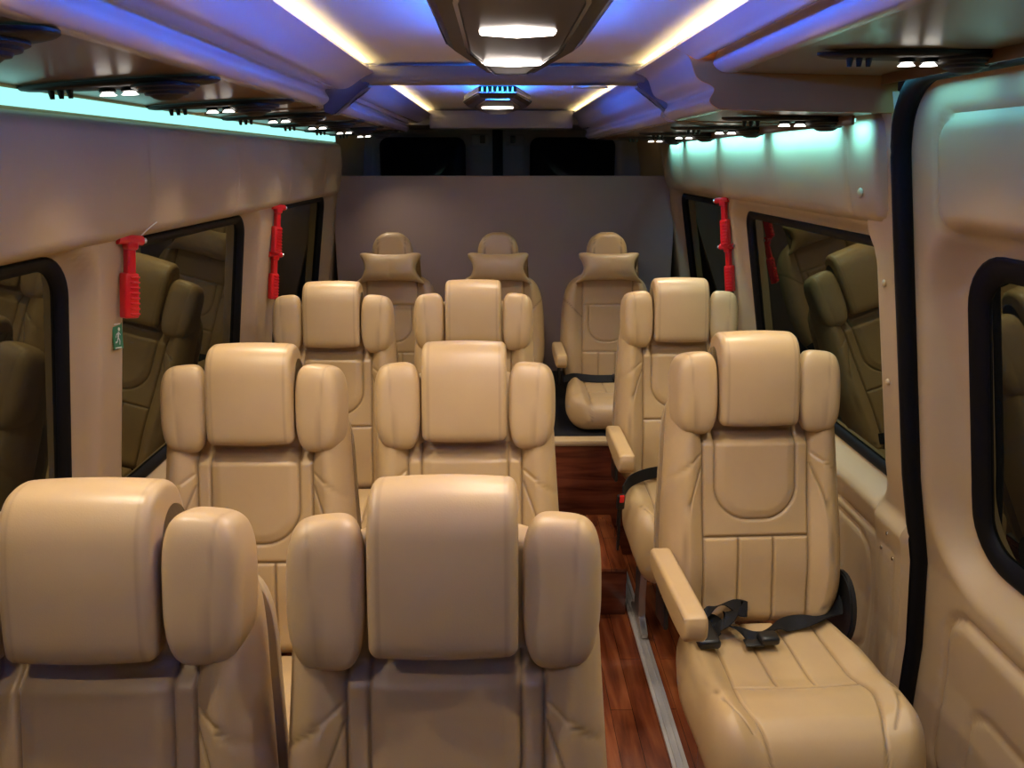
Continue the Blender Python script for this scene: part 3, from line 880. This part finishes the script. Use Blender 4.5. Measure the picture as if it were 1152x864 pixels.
S['C3'] = seat(-.100, 2.86, 'cream leather seat in the centre column, third from the front', arms=(1,))
S['L3'] = seat(-.652, 2.83, 'cream leather seat in the left column, third from the front', wing_yaw=10)
S['R1'] = seat(.720, 1.885, 'cream leather seat by the sliding door with a black belt lying on it', arms=(-1,), hinge=True, yaw=2)
S['R2'] = seat(.735, 2.90, 'cream leather seat right of the aisle with a red buckle at its side', arms=(-1,), buckle=((-.278, -.235, .515), (R(8), 0, R(12))))

# belt lying on the near right seat
def belt_r1(t):
    bm = bmesh.new()
    zt = .565
    pts = catmull([(.262, .06, .62), (.24, .0, .585), (.17, -.035, zt+.012), (.08, -.045, zt+.004), (.02, -.075, zt+.010), (-.04, -.11, zt+.004), (-.085, -.085, zt+.018), (-.12, -.05, zt+.020), (-.18, -.06, zt+.030)], False, 6)
    dirs = [Vector((.15*math.sin(i*.5), 1, .55*math.sin(i*.45))) for i in range(len(pts))]
    add_ribbon(bm, pts, dirs, .045, .0015)
    pts = catmull([(-.05, -.03, zt+.045), (-.09, -.055, zt+.050), (-.13, -.085, zt+.030), (-.17, -.11, zt+.012), (-.21, -.10, zt+.03), (-.24, -.03, zt+.03)], False, 6)
    dirs = [Vector((.5*math.sin(i*.7), .8, .5*math.cos(i*.6))) for i in range(len(pts))]
    add_ribbon(bm, pts, dirs, .048, .0015)
    pts = catmull([(-.03, -.01, zt+.03), (-.10, -.02, zt+.055), (-.16, -.05, zt+.045), (-.20, -.09, zt+.02)], False, 6)
    dirs = [Vector((.3, .9, .6*math.sin(i*.5+1))) for i in range(len(pts))]
    add_ribbon(bm, pts, dirs, .048, .0015)
    o = put('seat_belt', bm_mesh('seat_belt', bm, webbing), t, label='crumpled black seat belt webbing')
    bm = bmesh.new(); add_box(bm, (-.178, -.105, zt+.020), (.060, .105, .026), .009, 3, None)
    add_box(bm, (-.205, -.055, zt+.022), (.045, .05, .02), .007, 2)
    put('buckle', bm_mesh('buckle', bm, black_plastic), t, label='black belt buckle on the cushion')
    bm = bmesh.new(); add_box(bm, (-.012, -.125, zt+.016), (.052, .042, .024), .009, 3)
    add_box(bm, (-.052, -.13, zt+.006), (.05, .03, .006), .002, 2)
    put('belt_tongue', bm_mesh('belt_tongue', bm, black_plastic), t, label='black belt tongue')
belt_r1(S['R1'])
# R2 : strap towards the buckle
bm = bmesh.new()
pts = catmull([(-.262, -.20, .580), (-.215, -.12, .595), (-.10, -.03, .59), (.05, -.02, .585), (.2, .01, .60)], False, 6)
add_ribbon(bm, pts, [Vector((0, .35, .9))]*len(pts), .045)
put('seat_belt', bm_mesh('seat_belt', bm, webbing), S['R2'], label='black lap belt')
bm = bmesh.new(); add_box(bm, (-.278, -.225, .43), (.010, .02, .16), .003, 2)
put('buckle_stalk', bm_mesh('buckle_stalk', bm, black_plastic), S['R2'], label='black buckle stalk')

# rear seats -----------------------------------------------------
WR = [(0, .20), (.05, .225), (.15, .240), (.28, .240), (.40, .232), (.48, .215), (.53, .185), (.565, .13), (.58, .10)]
def rear_front(x, s, T):
    ax = abs(x); d = .05*T+.022*sstep(.125, .18, ax)*T
    du = sd_rrect(x, s, 0, .215+.25, .098, .25, .085)
    g = 0
    g = max(g, seam(ax-.130, .004, .010))
    if s < .16: g = max(g, seam(ax-.045, .004, .008))
    if ax < .13: g = max(g, seam(s-.16, .004, .009), seam(s-.405, .004, .008))
    if .17 < s < .405: g = max(g, seam(du, .004, .007))
    if s > .30 and ax > .13: g = max(g, seam((ax-.13)*.7-(s-.34)*.7, .004, .005))
    return -(d-g*min(1, T*1.5))
v, f = pillow(.58, lambda s: sinterp(WR, s), .05, rear_front, lambda x, s, T: .05*T, nc=80, nr=100, e0=.04, e1=.03)
RB = new_mesh('backrest', v, f, leather, merge=1e-5, seams=list(PS))
WH = [(0, .085), (.03, .098), (.10, .106), (.15, .103), (.19, .085), (.215, .055), (.225, .03)]
v, f = pillow(.225, lambda s: sinterp(WH, s), .045, lambda x, s, T: -.045*T+seam(abs(x)-.07, .003, .003)*T, lambda x, s, T: .04*T, nc=30, nr=30, e0=.02, e1=.03)
RH = new_mesh('headrest', v, f, leather, merge=1e-5, seams=list(PS))
def rc_top(x, s, T):
    ax = abs(x); d = .062*T+.020*sstep(.13, .18, ax)*T-.02*sstep(.36, .45, s)
    g = max(seam(ax-.135, .004, .009), seam(ax-.045, .004, .006) if s < .28 else 0, seam(s-.28, .004, .007) if ax < .135 else 0)
    return d-g*min(1, T*1.5)
v, f = pillow(.47, lambda s: sinterp([(0, .21), (.1, .225), (.3, .245), (.40, .238), (.45, .19), (.47, .15)], s), .05, rc_top, lambda x, s, T: -.058*T-.02*sstep(.36, .45, s), nc=70, nr=70, e0=.03, e1=.05)
RC = new_mesh('seat_cushion', [(x, -s, d) for x, d, s in v], f, leather, merge=1e-5, seams=list(PS))
# bow-tie neck pillow
def mesh_neck():
    nx, nt = 60, 20; V = []; F = []
    hw = .172
    top = [(-1, .050), (-.93, .064), (-.75, .066), (-.4, .058), (0, .056), (.4, .058), (.75, .066), (.93, .064), (1, .050)]
    bot = [(-1, -.086), (-.93, -.096), (-.7, -.080), (-.35, -.074), (0, -.074), (.35, -.074), (.7, -.080), (.93, -.096), (1, -.086)]
    wmax = [(-1, -.2), (0, 0), (1, -.2)]
    for i in range(nx+1):
        u = -1+2*i/nx; a = sinterp(top, u); b = sinterp(bot, u)
        ed = math.sqrt(max(0, 1-abs(u)**5))
        for j in range(nt):
            th = 2*PI*j/nt
            zc = (a+b)/2; hz = (a-b)/2*(.86+.14*ed)
            z = zc+hz*math.copysign(abs(math.sin(th))**.85, math.sin(th))
            x = u*hw*(1-.26*math.cos((z-zc)/.08*1.5)*abs(u)**3+.10*(z < zc)*((zc-z)/.08)*abs(u))
            y = -math.cos(th)*(.046*ed*(.6+.5*abs(u)))*math.copysign(1, 1) + .06*u*u*.5
            V.append((x, y, z))
    for i in range(nx):
        for j in range(nt): F.append((i*nt+j, i*nt+(j+1) % nt, (i+1)*nt+(j+1) % nt, (i+1)*nt+j))
    F.append(tuple(range(nt))); F.append(tuple(range(nx*nt, nx*nt+nt)))
    return new_mesh('neck_pillow', V, F, leather, angle=70)
NP = mesh_neck()
RA = R(10)
bm = bmesh.new()
pts = catmull([(-.23, -.03, .70), (-.18, -.075, .725), (-.08, -.10, .722), (.06, -.09, .722), (.18, -.07, .735), (.235, -.02, .70)], False, 6)
add_ribbon(bm, pts, [Vector((0, .8, .5))]*len(pts), .048)
RBELT = bm_mesh('seat_belt', bm, webbing)
bm = bmesh.new(); add_box(bm, (.045, -.10, .732), (.07, .05, .022), .006, 2); RBUC = bm_mesh('buckle', bm, black_plastic)
for x, side, adj in ((-.548, 'left', 'leftmost'), (.0, 'middle', 'middle'), (.565, 'right', 'rightmost')):
    t = thing('passenger_seat', 'cream leather seat with domed headrest on the rear platform, %s of the three' % adj, 'seat', (x, 3.84, 0), group='rear row seats')
    put('seat_cushion', RC, t, (0, -.015, .662))
    M = Matrix.Translation((0, .075, .672)) @ Matrix.Rotation(-RA, 4, 'X')
    put('backrest', RB, t, M @ Vector((0, 0, 0)), (-RA, 0, 0))
    put('headrest', RH, t, M @ Vector((0, .0, .555)), (-RA, 0, 0))
    for s in ((-1,) if side == 'right' else ()):
        o = put('armrest', SE['arm'], t, (s*.262, .02, .875)); o.scale = (.9, .9, .9)
        put('armrest_bracket', SE['brk'], t, (s*.250, .06, .74), (R(-8), 0, 0), 'black armrest bracket').scale = (.9, .9, .9)
    put('seat_belt', RBELT, t, (0, -.015, .018), label='black lap belt'); put('buckle', RBUC, t, (0, -.015, .018), label='black belt buckle')
    p = M @ Vector((0, -.112, .605))
    thing('neck_pillow', 'cream bow-tie neck pillow hung on the %s rear seat headrest' % side, 'pillow', (x+p.x, 3.84+p.y, p.z), (-RA, 0, 0), 'neck pillows on the rear seats', NP)

# ------------------------------------------------------------------ emergency hammers
def hammer_meshes():
    M = {}
    bm = bmesh.new()                                        # holder: ribbed cradle
    add_box(bm, (0, 0, -.055), (.044, .030, .125), .006, 3)
    M['holder'] = bm_mesh('holder', bm, red_plastic)
    bm = bmesh.new()
    for k in range(8): add_box(bm, (.006, -.0165, -.105+k*.0145), (.028, .009, .005), .0015, 1)
    M['rib'] = bm_mesh('grip_rib', bm, red_plastic)
    bm = bmesh.new(); add_box(bm, (0, -.002, .045), (.026, .024, .085), .005, 3)
    add_box(bm, (0, -.006, .085), (.036, .030, .030), .008, 3)
    M['handle'] = bm_mesh('handle', bm, red_plastic)
    bm = bmesh.new(); add_cyl(bm, (-.004, -.008, .098), .014, .075, 'X', 20); 
    M['head'] = bm_mesh('hammer_head', bm, red_plastic)
    bm = bmesh.new(); add_cyl(bm, (-.046, -.008, .098), .008, .014, 'X', 16, r2=.002); add_cyl(bm, (.038, -.008, .098), .002, .014, 'X', 16, r2=.008)
    M['tip'] = bm_mesh('steel_tip', bm, steel)
    return M
HM = hammer_meshes()
def hammer(x, y, z, rz, ry, lab, sc=1.0):
    t = thing('emergency_hammer', lab, 'hammer', (x, y, z), (0, ry, rz), 'red emergency hammers on the pillars')
    t.scale = (sc, sc, sc)
    h = put('holder', HM['holder'], t); put('grip_rib', HM['rib'], h); put('handle', HM['handle'], t)
    hd = put('hammer_head', HM['head'], t); put('steel_tip', HM['tip'], hd, label='steel tip')
    return t
def wx(prof, z): return interp(prof, z)
lean = R(8.4)
h1 = hammer(-(wx(XL, 1.52)-.022), 1.885, 1.530, R(62), lean, 'large red emergency hammer on the near left pillar above a green sticker', .88)
hammer(-(wx(XL, 1.53)-.020), 3.19, 1.535, R(55), lean, 'upper red emergency hammer of the pair on the far left pillar', .85)
hammer(-(wx(XL, 1.33)-.020), 3.19, 1.345, R(55), lean, 'lower red emergency hammer of the pair on the far left pillar', .85)
hammer(wx(XR, 1.54)-.022, 3.325, 1.55, -R(55), -lean, 'upper red emergency hammer of the pair on the right pillar', .9)
hammer(wx(XR, 1.35)-.022, 3.325, 1.355, -R(55), -lean, 'lower red emergency hammer of the pair on the right pillar', .9)
bm = bmesh.new(); add_tube(bm, catmull([(.03, -.01, .11), (.05, -.02, .135), (.075, -.015, .15), (.09, .0, .152)], False, 5), .0016, 6)
put('cord', bm_mesh('cord', bm, cord_mat), h1, label='thin white cord')
# green emergency sticker
zs = 1.385
sg = thing('emergency_sticker', 'small green emergency exit sticker with white running figure on the near left pillar', 'sign', (-(wx(XL, zs)-.003), 1.865, zs), (0, lean, R(90)))
bm = bmesh.new(); add_box(bm, (0, 0, 0), (.046, .0015, .064), .0); put('sticker_base', bm_mesh('sticker_base', bm, green_sign), sg)
bm = bmesh.new()
add_cyl(bm, (.006, -.0012, .016), .0045, .001, 'Y', 14)
def limb(a, b, w):
    A = Vector((a[0], -.0012, a[1])); B = Vector((b[0], -.0012, b[1])); d = (B-A); n = Vector((-d.z, 0, d.x)).normalized()*w/2
    vs = [bm.verts.new(p) for p in (A-n, A+n, B+n, B-n)]; bm.faces.new(vs)
for a, b, w in (((.004, .010), (-.001, -.004), .007), ((-.001, -.004), (.007, -.012), .004), ((.007, -.012), (.005, -.022), .004), ((-.001, -.004), (-.006, -.014), .004), ((-.006, -.014), (-.015, -.016), .004), ((.003, .008), (.012, .002), .003), ((.003, .008), (-.008, .004), .003), ((-.008, .004), (-.012, -.004), .003)): limb(a, b, w)
add_box(bm, (-.002, -.0012, .029), (.03, .001, .003)); add_box(bm, (-.002, -.0012, -.029), (.03, .001, .003))
put('running_figure', bm_mesh('running_figure', bm, white_sign), sg, label='white running figure')

# screws and buttons on the right wall
bm = bmesh.new(); bmesh.ops.create_uvsphere(bm, u_segments=16, v_segments=10, radius=.013)
for v in bm.verts: v.co.x *= .45
BTN = bm_mesh('trim_button', bm, pad_mat)
bm = bmesh.new(); bmesh.ops.create_uvsphere(bm, u_segments=12, v_segments=8, radius=.006)
for v in bm.verts: v.co.x *= .5
SCR = bm_mesh('screw', bm, chrome)
thing('trim_button', 'round beige button on the padded panel above the right window', 'button', (wx(XR, 1.72)-.040, 1.99, 1.72), me=BTN)
for k, (y, z, lab) in enumerate(((1.925, 1.50, 'upper beige button on the pillar behind the sliding door'), (1.925, 1.24, 'lower beige button on the pillar behind the sliding door'))):
    o = thing('trim_button', lab, 'button', (wx(XR, z)-.020, y, z), me=BTN); o.scale = (.8, .7, .7)
for k, (y, z, lab) in enumerate(((1.925, .80, 'topmost small chrome screw on the lower pillar cover'), (1.90, .735, 'left small chrome screw of the low pair on the pillar cover'), (1.965, .735, 'right small chrome screw of the low pair on the pillar cover'))):
    thing('screw', lab, 'screw', (wx(XR, z)-.050, y, z), me=SCR)

# ------------------------------------------------------------------ world, camera, view
w = bpy.data.worlds.new('night'); bpy.context.scene.world = w; w.use_nodes = True
w.node_tree.nodes['Background'].inputs[0].default_value = (.02, .018, .02, 1); w.node_tree.nodes['Background'].inputs[1].default_value = .3
cam = bpy.data.cameras.new('camera'); co = bpy.data.objects.new('camera', cam); C.objects.link(co)
cam.sensor_width = 36; cam.lens = 865/1152*36; cam.clip_start = .02; cam.clip_end = 50
co.location = (0, 0, H); co.rotation_euler = (R(90-16.24), 0, R(-1.017))
sc = bpy.context.scene; sc.camera = co
sc.view_settings.view_transform = 'Standard'; sc.view_settings.look = 'None'
sc.view_settings.gamma = 1; sc.view_settings.use_curve_mapping = False
sc.view_settings.exposure = -0.45
